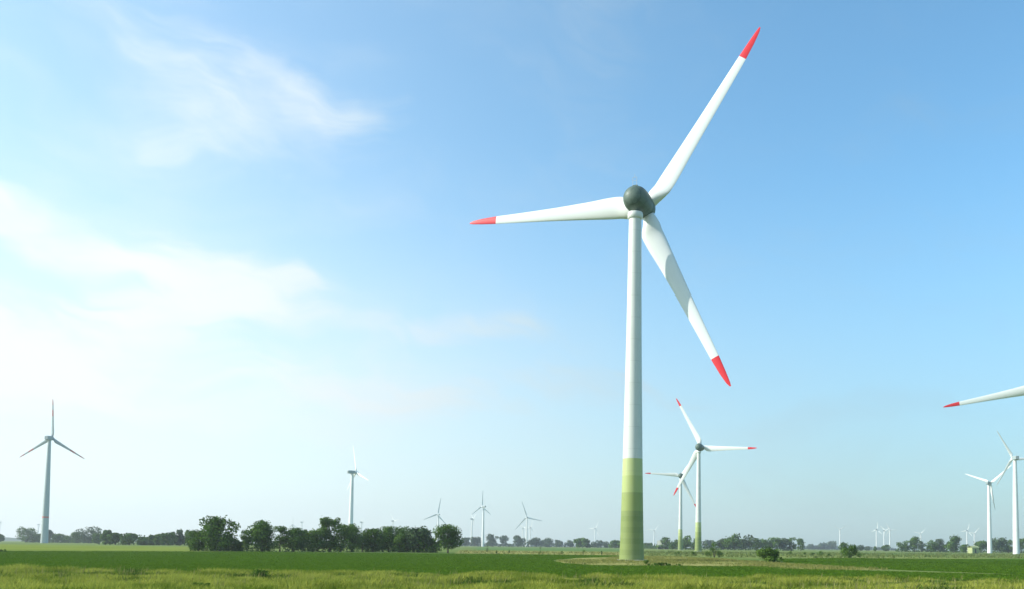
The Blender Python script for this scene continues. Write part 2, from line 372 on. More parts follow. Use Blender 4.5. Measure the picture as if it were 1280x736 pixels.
NEAR = [
 (248, 243, 21, 663, 'd', 'round', .16, 'small rounded dark tree at the left end of the near row'),
 (275, 240, 36, 646.5, 'd', 'round', .06, 'broad tall dark tree, the biggest near the left end of the near row'),
 (297, 246, 11, 675, 'd', 'round', .05, 'lowest scrubby bush in the first gap of the near tree row'),
 (309, 256, 15, 661, 'l', 'open', .15, 'thin lighter green tree leaning out left of the second large tree of the near row'),
 (328, 243, 29, 651.5, 'd', 'round', .10, 'second large dark tree of the near row, with a light gap under its right side'),
 (350, 250, 17, 657, 'd', 'open', .18, 'slim tree with a small pointed top, just right of the second large tree'),
 (367, 250, 22, 660, 'd', 'round', .14, 'round topped green tree third right of the light gap in the near row'),
 (379, 275, 12, 661, 'g', 'open', .10, 'narrow grey green tree set back between two rounder dark trees of the near row'),
 (391, 252, 24, 661, 'l', 'round', .05, 'bushy lighter green tree just left of the tall airy crown in the near row'),
 (412, 256, 25, 646.5, 'd', 'open', .12, 'tall airy crown with sky showing through, highest of the middle of the near row'),
 (426, 262, 20, 652.5, 'd', 'open', .08, 'dark tree with a notched top filling in right of the tall airy crown'),
 (440, 258, 22, 655, 'l', 'round', .06, 'tree in front of the foot of the narrow white turbine tower'),
 (453, 268, 17, 664, 'd', 'round', .20, 'low dark tree with a light gap beneath, right of the slender white tower'),
 (467, 264, 25, 661, 'd', 'round', .07, 'round bushy tree in the right half of the near row, right of the light gap'),
 (486, 268, 22, 658.5, 'd', 'round', .05, 'full tree with a flat top between the round bushy tree and the pale bush'),
 (504, 272, 22, 658.5, 'd', 'round', .05, 'dark tree rising behind the pale yellow green bush in the near row'),
 (499, 262, 14, 667, 'l', 'round', .05, 'pale yellow green bush standing in front of the right half of the near row'),
 (523, 266, 35, 660.5, 'g', 'dome', .04, 'wide grey green dome shaped tree near the right end of the near row'),
 (541, 268, 15, 672, 'd', 'round', .05, 'low dark bush between the wide dome shaped tree and the lone end tree'),
 (560, 258, 26, 656, 'd', 'round', .26, 'end tree of the near row with its short trunk in view, standing a little apart'),
]
for (px, D, w, ty, k, sh, z0, lab) in NEAR:
    bush = z0 <= .05
    tree('bush' if bush and w < 20 else 'tree', lab, 'bush' if bush and w < 20 else 'tree', px, D*1.02, w*1.34, ty-.5, k, sh, z0*.45, GN, 5200 if w > 20 else 3000, 34 if w > 20 else 20)
GL = 'trees of the far hedgerow on the left'
LEFT = [
 (-1, 900, 10, 667, 'd', 'round', 'dark bush cut by the left edge of the view'),
 (32, 1000, 26, 659.5, 'd', 'dome', 'big round dark tree at the left end of the far hedgerow'),
 (47, 1020, 16, 667, 'd', 'round', 'low dark tree left of the foot of the red ringed turbine'),
 (58, 980, 13, 662, 'g', 'round', 'paler tree in front of the foot of the red ringed turbine'),
 (71, 1000, 16, 667, 'd', 'round', 'low tree just right of the foot of the red ringed turbine'),
 (84, 1000, 14, 668.5, 'd', 'round', 'lowest tree between the red ringed turbine and the flat crowned tree'),
 (96, 960, 17, 665, 'd', 'round', 'dark tree touching the left side of the flat crowned tree'),
 (111, 930, 28, 658.5, 'g', 'round', 'tallest tree of the left half of the far hedgerow, with a flat pale crown'),
 (123, 800, 14, 667, 'd', 'round', 'dark tree in the notch right of the flat pale crown'),
 (132, 590, 15, 662, 'l', 'open', 'ragged lighter tree where the far hedgerow steps nearer'),
 (144, 590, 15, 665.5, 'd', 'round', 'small tree just right of the ragged lighter one'),
 (161, 580, 27, 667, 'd', 'dome', 'wide low domed tree in the middle of the far hedgerow'),
 (179, 600, 13, 671.5, 'd', 'round', 'lowest bush right of the wide domed tree of the far hedgerow'),
 (190, 600, 12, 669, 'd', 'round', 'small bush with a peaked top, second right of the wide domed tree'),
 (199, 600, 13, 668, 'l', 'round', 'small lighter bush, third right of the wide domed tree'),
 (210, 590, 17, 666, 'd', 'round', 'dark tree at the left of the tall right end of the far hedgerow'),
 (224, 600, 20, 662.5, 'g', 'open', 'airy grey green tree at the right end of the far hedgerow'),
 (238, 620, 16, 663, 'd', 'round', 'last tree of the far hedgerow, partly behind the near row'),
]
for (px, D, w, ty, k, sh, lab) in LEFT:
    tree('tree', lab, 'tree', px, D, w*1.12, ty-.4, k, sh, .04, GL, 1900, 14, lf=1.3)
GB = 'trees on the far edge of the plain'
FAR = [
 (581, 1500, 14, 671.5, 'g', 'round', 'blurred tree just right of the lone end tree of the near row, far off'),
 (594, 1550, 14, 671, 'g', 'round', 'bluish far tree below the faint pole of a distant turbine'),
 (615, 1450, 16, 667.5, 'g', 'round', 'highest bluish far tree, right of the slender distant turbine'),
 (629, 1500, 13, 668.5, 'g', 'open', 'narrow bluish far tree right of the highest one'),
 (648, 1450, 17, 669.5, 'g', 'dome', 'rounded far tree left of the foot of the distant three bladed turbine'),
 (669, 1500, 18, 672, 'g', 'round', 'rounded far tree right of the foot of the distant three bladed turbine'),
 (684, 1550, 15, 672.5, 'g', 'round', 'far tree midway between the distant turbine and the dark clipped copse'),
 (699, 1600, 15, 674.5, 'g', 'round', 'low far tree left of the dark clipped copse'),
 (712, 1600, 12, 675, 'g', 'round', 'low far tree touching the left end of the dark clipped copse'),
 (728, 1150, 30, 673, 'd', 'dome', 'dark flat topped copse-like broad tree left of the big tower'),
 (747, 1500, 14, 674.5, 'g', 'round', 'pale far tree right of the dark flat topped one'),
 (757, 1500, 10, 676.5, 'g', 'round', 'low pale bush between the dark flat topped tree and the big tower'),
 (769, 1150, 17, 675, 'd', 'round', 'dark tree half hidden by the left side of the big tower'),
 (811, 1300, 16, 678.5, 'd', 'round', 'low tree right of the big tower, left of the pale shed'),
 (832, 1000, 20, 671.5, 'd', 'dome', 'dark tree behind the pale open shed'),
 (844, 900, 14, 674, 'd', 'round', 'dark tree just left of the left one of the two turbines behind the big tower'),
 (857, 900, 20, 669.5, 'd', 'round', 'dark tree filling the gap between the two turbine feet behind the big tower'),
 (868, 950, 12, 672, 'd', 'round', 'tree behind the foot of the nearer of the two turbines'),
 (885, 1500, 20, 675.5, 'g', 'round', 'pale blue far tree in the dip left of the long wood'),
 (904, 900, 20, 673.5, 'g', 'round', 'sloping left end tree of the long wood'),
 (918, 880, 26, 666.5, 'd', 'dome', 'highest rounded tree of the long wood'),
 (932, 880, 20, 668.5, 'g', 'round', 'second highest tree of the long wood, right of the highest'),
 (946, 900, 17, 672.5, 'd', 'round', 'lower dark tree in the middle of the long wood'),
 (957, 900, 16, 673.5, 'd', 'round', 'low dark tree above the grey shed roof'),
 (969, 900, 18, 672, 'd', 'round', 'dark tree right of the grey shed roof'),
 (980, 900, 16, 671.5, 'g', 'round', 'tree near the right end of the long wood'),
 (989, 900, 13, 671.5, 'd', 'open', 'narrow tree at the right end of the long wood'),
 (1001, 880, 13, 673, 'd', 'round', 'separate round tree just past the right end of the long wood'),
 (1014, 2300, 12, 680, 'g', 'round', 'tiny bluish tree left of the distant blue copse'),
 (1026, 2300, 18, 678, 'g', 'dome', 'left half of the distant blue copse'),
 (1040, 2300, 18, 676.5, 'g', 'dome', 'right half of the distant blue copse'),
 (1054, 700, 12, 677.5, 'd', 'round', 'dark tree showing behind the bush in the open field'),
 (1076, 1100, 9, 681, 'g', 'round', 'small tree just right of the bush in the open field'),
 (1084, 1500, 8, 682.5, 'g', 'round', 'tiny tree left of the three faint turbine towers'),
 (1094, 1000, 6, 682.5, 'd', 'cone', 'tiny pointed tree under the first of the three faint towers'),
 (1107, 1200, 11, 680.5, 'd', 'round', 'small round dark tree under the three faint towers'),
 (1130, 900, 15, 675.5, 'd', 'round', 'left low tree of the first copse right of the faint towers'),
 (1143, 900, 18, 671.5, 'd', 'dome', 'high rounded tree of the first copse right of the faint towers'),
 (1152, 930, 10, 676, 'g', 'round', 'low tree on the right shoulder of the first copse'),
 (1164, 900, 16, 674, 'd', 'round', 'left tree of the second copse on the right'),
 (1175, 900, 16, 673.5, 'g', 'round', 'middle tree of the second copse on the right'),
 (1192, 880, 23, 670, 'd', 'umbrella', 'spreading flat crowned tree of the second copse on the right'),
 (1205, 930, 12, 680, 'd', 'round', 'low scrub left of the pale yellow hut'),
 (1226, 950, 18, 676, 'd', 'round', 'tree between the pale yellow hut and the left white turbine'),
 (1250, 940, 24, 672.5, 'g', 'round', 'tree filling the gap between the two white turbine towers on the right'),
 (1261, 960, 14, 674.5, 'd', 'round', 'tree touching the left side of the rightmost tower'),
 (1277, 940, 16, 673, 'd', 'round', 'tree right of the rightmost tower, cut by the edge of the view'),
]
for (px, D, w, ty, k, sh, lab) in FAR:
    tree('tree', lab, 'tree', px, D, w*1.12, ty-.3, k, sh, .05 if w < 12 else .09, GB, 1200, 12, lf=max(.6, w*D/FPX*.10))
# low scrub closing the foot of the far tree lines: uncountable at this distance
def scrub(segs, name, label, seed, leafm, dens=.9, hh=2.6, leaf=.9):
    rng = np.random.default_rng(seed); Qs = []; Ts = []
    for (p0, d0, p1, d1) in segs:
        a, b = at(p0, 680, d0), at(p1, 680, d1); L = math.hypot(b.x-a.x, b.y-a.y); n = int(L*dens*6)
        u = rng.uniform(size=n); hgt = hh*(.45+.55*np.abs(np.sin(u*L/7+np.sin(u*L/3.1)))); z = rng.uniform(0, 1, n)*hgt
        P = np.stack([a.x+(b.x-a.x)*u, a.y+(b.y-a.y)*u+rng.uniform(-2, 2, n), z], 1)
        nr = rng.normal(size=(n, 3)); nr /= np.linalg.norm(nr, axis=1)[:, None]
        s1 = np.cross(nr, rng.normal(size=(n, 3))); s1 /= np.linalg.norm(s1, axis=1)[:, None]; s2 = np.cross(nr, s1)
        s = leaf*rng.uniform(.6, 1.2, n)[:, None]
        Qs.append(np.stack([P-s1*s*.5, P-s2*s*.5, P+s1*s*.5, P+s2*s*.5], 1).reshape(-1, 3)); Ts.append(np.repeat(rng.uniform(0, .6, n), 4))
    tag(poly_mesh_np(name, np.concatenate(Qs), 4, leafm, None, np.concatenate(Ts)), label, 'undergrowth', kind='stuff')
scrub([(28, 1010, 124, 960), (124, 610, 244, 620)], 'undergrowth', 'dark undergrowth along the foot of the far hedgerow on the left', 11, M_LEAF, 1.6, 7.0, 1.4)
scrub([(240, 246, 292, 246), (292, 248, 345, 248)], 'undergrowth', 'thin dark undergrowth under the left trees of the near row', 12, M_LEAF, 7, 1.4, .4)
scrub([(355, 254, 442, 260), (455, 268, 552, 268)], 'undergrowth', 'dark undergrowth under the middle and right trees of the near row', 13, M_LEAF, 9, 3.8, .5)
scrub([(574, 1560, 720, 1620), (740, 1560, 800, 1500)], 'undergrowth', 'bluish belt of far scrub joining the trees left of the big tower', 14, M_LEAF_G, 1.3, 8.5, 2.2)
scrub([(800, 1250, 842, 1050), (840, 930, 900, 930), (900, 915, 994, 915)], 'undergrowth', 'dark belt of scrub along the foot of the long wood', 15, M_LEAF, 1.6, 6.5, 1.6)
scrub([(1120, 940, 1212, 940), (1224, 980, 1300, 980)], 'undergrowth', 'low scrub along the foot of the copses on the right', 16, M_LEAF, 1.3, 4.5, 1.5)
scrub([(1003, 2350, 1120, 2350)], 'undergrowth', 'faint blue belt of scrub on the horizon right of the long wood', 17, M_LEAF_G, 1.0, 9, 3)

GS = 'shrubs scattered over the fields'
def bush(px, by, w, ty, label, kind='d', shape='dome', n=900, lobes=9, group=GS, name='shrub', z0=.02):
    D = gnd(px, by)[1]; return tree(name, label, 'shrub', px, D, w*1.08, ty, kind, shape, z0, group, n, lobes, lf=max(.12, w*D/FPX*.05))
bush(893, 696, 13, 676, 'upright pointed dark bush right of the foot of the nearer background turbine', 'd', 'cone', 1500, 12)
bush(899, 696, 13, 685, 'low rounded bush leaning on the right of the upright pointed bush', 'd')
bush(884, 695, 12, 688, 'low green bush on the left of the upright pointed bush', 'l')
bush(866, 694, 12, 688.5, 'low scrubby bush in front of the two background turbine feet', 'l')
bush(847, 693, 10, 688.5, 'small scrubby bush left of the two background turbine feet', 'l')
bush(959, 702, 38, 684.5, 'wide rounded bright green bush in the rough grass right of the big tower', 'l', 'dome', 3600, 20)
bush(1063, 696.5, 27, 680.5, 'big round dark green bush standing alone in the open field on the right', 'd', 'dome', 2200, 14)
bush(1075, 696.5, 9, 690, 'small bush against the right side of the big round lone bush', 'd')
bush(1026, 694, 10, 688, 'dark little bush left of the big round lone bush', 'd')
bush(1036, 695, 7, 691, 'tiny bush nearest the left side of the big round lone bush', 'd')
bush(1016, 693, 5, 689.5, 'tiny bush second left of the dark little bush', 'd')
bush(1006, 692.5, 5, 689.5, 'tiny bush in line between the wood and the dark little bush', 'd')
bush(988, 693, 9, 687.5, 'low bush just right of the wide bright green bush', 'l')
bush(609, 689, 5.5, 680.5, 'small upright conifer-like shrub right of the lone end tree', 'd', 'cone', 500, 7)
bush(675.5, 686, 4.5, 681.5, 'small dark round shrub in the pale field left of the big tower', 'd', 'round', 400, 6)
bush(640, 683.5, 6, 679, 'small dark shrub on the far edge of the pale field', 'd', 'round', 300, 6)
bush(637, 690.5, 3.4, 686.6, 'small shrub on the yellow strip, second from the left', 'd', 'round', 300, 5)
bush(621, 691.2, 2.6, 687.4, 'leftmost small shrub on the yellow strip', 'd', 'round', 300, 5)
bush(675.5, 691.5, 3.4, 687.6, 'small shrub on the yellow strip below the dark round shrub', 'd', 'round', 300, 5)
bush(702, 692, 5, 687.8, 'pale shrub in the middle of the yellow strip', 'l', 'round', 300, 5)
bush(729.5, 691, 5, 686.6, 'flat dark shrub on the yellow strip', 'd', 'round', 300, 5)
bush(752.5, 693, 3.4, 687.8, 'upright small shrub nearest the big tower on the yellow strip', 'd', 'round', 300, 5)
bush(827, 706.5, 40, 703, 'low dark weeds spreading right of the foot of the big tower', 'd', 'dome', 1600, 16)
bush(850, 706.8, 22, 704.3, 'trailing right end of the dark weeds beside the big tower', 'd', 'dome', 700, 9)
bush(808, 705, 10, 699.5, 'pale weeds against the right side of the foot of the big tower', 'l', 'dome', 500, 7)
bush(326, 724, 34, 711.5, 'dark clump of weeds at the edge of the verge, left of centre', 'd', 'dome', 1100, 16)
bush(250, 736, 36, 728, 'dark low weeds among the verge grass near the lower left', 'l', 'dome', 1100, 12)
bush(2, 689.5, 22, 685.8, 'dark low scrub on the field edge at the far left', 'd', 'dome', 400, 8)

# ------------------------------------------------------------------ grass and crop (uncountable)
def blades_np(rng, X, Y, hgt, wid, nb, spread, lean=.35):
    n = len(X)*nb; x = np.repeat(X, nb)+rng.normal(size=n)*spread; y = np.repeat(Y, nb)+rng.normal(size=n)*spread
    h = np.repeat(hgt, nb)*rng.uniform(.55, 1.15, n); a = rng.uniform(0, 2*np.pi, n); w = wid*rng.uniform(.6, 1.4, n)
    lx, ly = rng.normal(size=n)*lean*h+.10*h, rng.normal(size=n)*lean*h
    z = np.zeros(n)
    dx, dy = np.cos(a)*w/2, np.sin(a)*w/2
    p0 = np.stack([x-dx, y-dy, z], 1); p1 = np.stack([x+dx, y+dy, z], 1)
    p2 = np.stack([x+dx*.7+lx*.45, y+dy*.7+ly*.45, h*.6], 1); p3 = np.stack([x+lx, y+ly, h], 1); p4 = np.stack([x-dx*.7+lx*.45, y-dy*.7+ly*.45, h*.6], 1)
    return np.stack([p0, p1, p2, p3, p4], 1).reshape(-1, 3)
def fnoise(x, y, s, k=6, seed=0):
    rg = np.random.default_rng(seed); o = 0
    for i in range(k):
        a = rg.uniform(0, 6.28); f = s*rg.uniform(.5, 2); o = o+np.sin((x*np.cos(a)+y*np.sin(a))*f+rg.uniform(0, 6.28))
    return o/k**.5
def in_poly(x, y, P):
    c = np.zeros(len(x), bool); j = len(P)-1
    for i in range(len(P)):
        xi, yi = P[i]; xj, yj = P[j]
        with np.errstate(divide='ignore', invalid='ignore'):
            c ^= ((yi > y) != (yj > y)) & (x < (xj-xi)*(y-yi)/(yj-yi+1e-9)+xi)
        j = i
    return c
rng = np.random.default_rng(5)
n = 46000; Y = 36+(VX+1.5-36)*np.sqrt(rng.uniform(0, 1, n)); X = rng.uniform(-1, 1, n)*(Y*.68+4)-.136*Y
q = fnoise(X, Y*1.6, .35, 8, 1); q2 = fnoise(X, Y, 1.1, 8, 2)
hg = np.clip(.38+.17*q+.10*q2, .10, .8)
V = blades_np(rng, X, Y, hg, .034, 7, .16)
tt = np.clip(.46+.42*np.repeat(q2, 7)+.22*np.repeat(fnoise(X, Y*1.4, .22, 6, 9), 7)+rng.normal(size=n*7)*.2, 0, 1)
tag(poly_mesh_np('verge_grass', V, 5, M_GRASS, None, np.repeat(tt, 5)), 'long yellow green grass of the verge along the bottom of the view', 'grass', kind='stuff')
# taller flowering stalks standing out of the verge
n = 900; Y = rng.uniform(48, VX+1, n); X = rng.uniform(-1, 1, n)*(Y*.64)-.136*Y
V = blades_np(rng, X, Y, rng.uniform(.5, .8, n), .03, 3, .10, .16)
tag(poly_mesh_np('grass_stalks', V, 5, leaf_mat('seed_heads', (.22, .22, .07), (.40, .36, .16), .3), None, np.repeat(rng.uniform(0, 1, n*3), 5)), 'pale seed stalks rising above the verge grass', 'grass', kind='stuff')
# clumps of broad leaved weeds in the verge
cx, cy = rng.uniform(-1, 1, 90), rng.uniform(50, VX+1, 90); cx = cx*(cy*.64)-.136*cy; k_ = rng.integers(20, 120, 90)
X = np.repeat(cx, k_)+rng.normal(size=k_.sum())*np.repeat(rng.uniform(.25, 1.0, 90), k_); Y = np.repeat(cy, k_)+rng.normal(size=k_.sum())*.4
V = blades_np(rng, X, Y, np.repeat(rng.uniform(.25, .52, 90), k_)*rng.uniform(.6, 1.1, k_.sum()), .075, 4, .10, .5)
tag(poly_mesh_np('verge_weeds', V, 5, M_WEED, None, np.repeat(rng.uniform(0, 1, len(X)*4), 5)), 'darker green weeds growing in clumps among the verge grass', 'weeds', kind='stuff')
# crop: short plants, denser near
n = 150000; Y = VX-2+(238-VX)*rng.uniform(0, 1, n)**1.5; X = -Y*.86+rng.uniform(0, 1, n)*(Y*1.45)
k = in_poly(X, Y, CROP_OUTLINE) | in_poly(X, Y, FIELD_OUTLINE); X, Y = X[k], Y[k]
V = blades_np(rng, X, Y, np.full(len(X), .13)*(.8+Y/300), .07, 4, .14, 1.6)
tag(poly_mesh_np('crop_plants', V, 5, M_CROP, None, np.repeat(rng.uniform(0, 1, len(X)*4), 5)), 'short even dark green crop covering the field', 'crop', kind='stuff')
# rough grass round the tower and out to the right
def rough(name, label, P, dens, h, wid, m_, seed, nb=5):
    r_ = np.random.default_rng(seed); xs = [p[0] for p in P]; ys = [p[1] for p in P]
    n = int((max(xs)-min(xs))*(max(ys)-min(ys))*dens); x = r_.uniform(min(xs), max(xs), n); y = r_.uniform(min(ys), max(ys), n)
    k = in_poly(x, y, P); x, y = x[k], y[k]; q = fnoise(x, y, .3, 8, seed)
    k = r_.uniform(size=len(x)) < .6+.35*q; x, y, q = x[k], y[k], q[k]
    V = blades_np(r_, x, y, np.clip(h*(1+.4*q), .05, 2), wid, nb, .25, .3)
    tag(poly_mesh_np(name, V, 5, m_, None, np.repeat(r_.uniform(0, 1, len(x)*nb), 5)), label, 'grass', kind='stuff')
rough('rough_grass', 'rough yellowish grass around and right of the foot of the big tower', [g(696, 701), g(722, 705), g(790, 706), g(880, 706.8), g(950, 708.3), g(1010, 713), g(1110, 711.5), g(985, 704), g(940, 700.5), g(900, 697.5), g(830, 695), g(790, 695.5), g(725, 698)], 2.2, .3, .06, leaf_mat('rough_grass', (.16, .19, .045), (.33, .30, .11), .35), 31)
rough('field_grass', 'mixed grass between the crop and the line of small shrubs on the right', [g(800, 694), g(900, 696), g(1100, 697), g(1290, 697), g(1290, 692), g(1100, 691), g(900, 689.5), g(800, 688.5)], .10, .55, .22, leaf_mat('field_grass', (.12, .17, .05), (.22, .24, .09), .3), 32)
rough('field_grass', 'grass on the far side of the crop field left of the big tower', [g(575, 691.4), g(780, 693.5), g(780, 690), g(575, 687.6)], .12, .35, .2, leaf_mat('strip_grass', (.20, .21, .06), (.33, .30, .12), .3), 33)

# ------------------------------------------------------------------ wind turbines
def blade_mb(RR=35.5, fat=1., red=True, midred=False):
    mb = MB(); rings = []; fr = []; N = 20
    st = [0.03, .045, .06, .08, .10, .125, .15, .18, .22, .27, .33, .40, .48, .56, .64, .72, .78, .835, .84, .88, .92, .955, .98, .995, 1.0]
    for s in st:
        z = s*RR
        if s < .15:
            k = max(0, s-.03)/.12; k = k*k*(3-2*k); c = 2.1+(3.75-2.1)*math.sin(k*math.pi/2); th = 1.0+(.34-1.0)*k
        else:
            k = (s-.15)/.85
            c = float(np.interp(s, (.15, .20, .30, .50, .70, .84, .93, .98, 1.), (3.75, 3.65, 3.1, 2.35, 1.80, 1.45, 1.05, .62, .22)))
            th = .34-.18*min(1, k*1.3)
        c *= fat*RR/35.5; tw = R(17*(1-min(1, s/.75))**1.2+1)
        sweep = 0
        ring = []
        for j in range(N):
            a = 2*math.pi*j/N; xx = math.cos(a); yy = math.sin(a)
            xc = (xx+1)/2          # 1 = leading edge
            air = min(1, max(0, (1-th)/.6))
            tk = th*c*.5*yy*((1-air)+air*(.25+.95*math.sqrt(max(0, xc))*(1.12-.35*xc)))
            px_ = (xc-(.5+air*.2))*c if air > 0 else (xc-.5)*c
            # leading edge stays straight, the bulge goes to the trailing side
            px_ = -(.5+air*.2)*c+xc*c
            rx, ry = px_*math.cos(tw)+tk*math.sin(tw), -px_*math.sin(tw)+tk*math.cos(tw)
            ring.append((rx, ry, z))
        rings.append(ring)
    def mi(i):
        s = (st[i]+st[i+1])/2
        if red and s > .8375: return 1
        if midred and .6 < s < .72: return 1
        return 0
    mb.grid(rings, mi); return mb
def build_proto(kind):
    root = empty('wind_turbine', (0, 0, 0)); H = {'egg': 64., 'slim': 64., 'tall': 98.}[kind]
    mb = MB()
    if kind == 'egg':
        prof = [(2.17, -.2), (2.17, 0), (2.05, 3), (1.93, 8), (1.80, 14), (1.68, 20), (1.50, 30), (1.34, 40), (1.22, 50), (1.14, 58), (1.10, 60.2)]
        mb.lathe(prof, 48); tw = mb.build('tower', M_TOWER_G, root); shade(tw, 40)
        mb = MB(); mb.lathe([(1.12, 60.15), (1.34, 60.35), (1.38, 61.0), (1.30, 61.35), (.9, 61.5)], 32); c = mb.build('tower_collar', M_WHITE, root); shade(c, 50)
        mb = MB(); mb.lathe([(2.7, -.3), (2.7, .12), (2.6, .18), (2.0, .18)], 40); shade(mb.build('foundation_ring', M_CONC, root), 30)
        # egg shaped nacelle, rotor axis along +Y (upwind)
        L0, L1, rm = -2.1, 3.0, 2.3
        prof = []
        for i in range(17):
            u = i/16; a = math.pi/2*(1-u); prof.append((rm*math.cos(a)**.9 if i else .02, 0.4+(L0-.4)*math.sin(a)))
        prof += [(rm*1.0, 1.2), (rm*.97, 2.2), (rm*.91, 3.2), (rm*.86, 3.8)]
        mb = MB(); mb.lathe(prof, 40, 'y', (0, 0, H)); nac = mb.build('nacelle', M_NAC, root); shade(nac, 50)
        mb = MB(); mb.box((0, .2, H+2.25), (.9, 1.2, .16)); h_ = mb.build('roof_hatch', M_NAC, nac)
        mb = MB()
        for sx in (-.38, .38): mb.tube([(sx, -.4, H+2.0), (sx, -.4, H+3.7)], .035, 6)
        mb.tube([(-.38, -.4, H+3.7), (.38, -.4, H+3.7)], .035, 6); mb.tube([(-.38, -.4, H+3.1), (.38, -.4, H+3.1)], .03, 6)
        mb.tube([(0, -.4, H+3.7), (0, -.4, H+4.3)], .03, 6)
        mb.build('instrument_mast', M_METAL, nac)
        # spinner
        prof = [(rm*.83, 3.08), (rm*.85, 3.3), (rm*.82, 4.4), (rm*.7, 5.2), (rm*.5, 5.8), (rm*.26, 6.15), (.02, 6.3)]
        mb = MB(); mb.lathe(prof, 40, 'y', (0, .8, H)); hub = mb.build('hub', M_NAC, root); shade(hub, 40)
        mb = MB(); mb.lathe([(.62, 0), (.62, 2.1), (.5, 2.2)], 4, 'z'); 
        b = blade_mb(35.5, 1.0, True); ov = 5.1; bm_ = [M_BLADE, M_RED]
        # door with steps in the tower foot
        a0 = R(75); dx, dy = math.cos(a0), math.sin(a0)
        mb = MB(); mb.box((0, 0, 0), (.12, 1.0, 2.2)); d = mb.build('door', M_METAL, root); d.location = (dx*2.10, dy*2.10, 1.75); d.rotation_euler = (0, 0, a0)
        mb = MB()
        for k in range(4): mb.box((.25+.28*(3-k), 0, -1.2-.22*(3-k)), (.27, 1.0, .06))
        s_ = mb.build('steps', M_METAL, root); s_.location = (dx*2.12, dy*2.12, 1.75); s_.rotation_euler = (0, 0, a0)
    else:
        top = H-1.6; r0, r1 = (2.1, 1.15) if kind == 'slim' else (3.1, 1.35)
        prof = [(r0, -.2), (r0, 0), (r0*.93+.07*r1, H*.08), (r0*.72+.28*r1, H*.35), (r0*.4+.6*r1, H*.65), (r1*1.03, top*.97), (r1, top)]
        mb.lathe(prof, 32); shade(mb.build('tower', M_TOWER_W if kind == 'slim' else M_TOWER_R, root), 40)
        mb = MB(); w = 1.35 if kind == 'slim' else 2.0; rings = []
        for (y, k) in ((-4.4, .72), (-4.1, .9), (-2, 1.), (1.2, 1.), (2.2, .85)):
            rings.append([(w*k*cx, y, H+w*k*cz) for cx, cz in ((-1, -.75), (-.8, -1), (.8, -1), (1, -.75), (1, .75), (.8, 1), (-.8, 1), (-1, .75))])
        mb.grid(rings); nac = mb.build('nacelle', M_GREYNAC, root)
        mb = MB(); mb.tube([(0, -3.5, H+w*.9), (0, -3.5, H+w+1.5)], .05, 5); mb.tube([(-.5, -3.5, H+w+1.2), (.5, -3.5, H+w+1.2)], .04, 5); mb.build('instrument_mast', M_METAL, nac)
        mb = MB(); mb.lathe([(w*.8, 2.3), (w*.85, 2.7), (w*.8, 4.2), (w*.6, 5.1), (w*.3, 5.7), (.02, 5.9)], 20, 'y', (0, 0, H)); shade(mb.build('hub', M_FARWHITE if kind == 'slim' else M_GREYNAC, root), 40)
        b = blade_mb(35.5, .88 if kind == 'slim' else .78, kind == 'tall', kind == 'tall'); ov = 3.4; bm_ = [M_BLADE, M_RED] if kind == 'slim' else [M_GREYNAC, M_DULLRED]
    first = None
    for i in range(3):
        if first is None: o = first = b.build('blade', bm_, root); shade(o, 60)
        else: o = first.copy(); COL.objects.link(o); o.parent = root
    return root, H, ov
def set_blades(root, H, ov, RR, ph, tilt=4., cone=0.):
    t_ = R(tilt); ax = Vector((0, math.cos(t_), math.sin(t_))); rt = Vector((1, 0, 0)); up = rt.cross(ax)
    hubp = Vector((0, 0, H))+Vector((0, ov, ov*math.tan(t_)))
    bl = [c for c in root.children if c.name.startswith('blade')]
    for i, o in enumerate(bl):
        a = R(ph+120*i); b = (rt*math.cos(a)+up*math.sin(a)); l = (-rt*math.sin(a)+up*math.cos(a))
        cn = R(cone); b2 = (b*math.cos(cn)+ax*math.sin(cn)); y = b2.cross(l)
        m_ = Matrix((l, y, b2)).transposed().to_4x4()
        o.matrix_local = Matrix.Translation(hubp) @ m_ @ Matrix.Scale(RR/35.5, 4)
def copy_tree(o, parent=None):
    c = o.copy(); COL.objects.link(c); c.parent = parent
    for ch in o.children: copy_tree(ch, c)
    return c
PROTO = {}
def turbine(kind, px, py, D, yaw, ph, ratio, label, group, hub_h=None, tilt=4., cone=0.):
    """hub seen at (px, py) from D metres away; ratio = blade length over hub height"""
    p = at(px, py, D)
    if kind not in PROTO: root, H, ov = build_proto(kind); PROTO[kind] = (root, H, ov)
    else: src, H, ov = PROTO[kind]; root = copy_tree(src)
    bpy.context.view_layer.update()
    sc = p.z/H; root.location = (p.x, p.y, 0); root.rotation_euler = (0, 0, -R(yaw-7.8)); root.scale = (sc,)*3
    set_blades(root, H, ov, ratio*H, ph, tilt, cone)
    tag(root, label, 'wind turbine', group); return root
GT = 'wind turbines with red tips and green ringed feet'; GW = 'plain white turbines'; GF = 'faint turbines on the horizon'
turbine('egg', 794.3, 248.6, 157, 29.5, 56.4, .587, 'biggest foreground turbine with red blade tips and green rings on its tower foot', GT, tilt=-3.2)
turbine('egg', 873.5, 558, 540, 31, 357.5, .55, 'nearer red tipped turbine behind the big tower, one blade level to the right', GT)
turbine('egg', 851, 594, 765, 16, 56, .50, 'farther red tipped turbine behind the big tower, one blade level to the left', GT)
turbine('egg', 1313, 483, 325, 20.2, 189.5, .595, 'turbine at the right edge showing only one blade with a red tip', GT)
turbine('tall', 62, 547, 830, 11.7, 89.2, .38, 'grey turbine far left with a red ring on its tower and one blade straight up', 'tall grey turbines')
turbine('slim', 440.5, 589.5, 760, 53.7, 99.5, .375, 'slender white turbine rising behind the middle of the near tree row', GW)
turbine('slim', 1268.5, 572, 588, 9.8, .3, .335, 'tallest plain white turbine at the right edge', GW)
turbine('slim', 1236, 603, 810, 53, 38, .40, 'plain white turbine left of the tallest one at the right edge', GW)
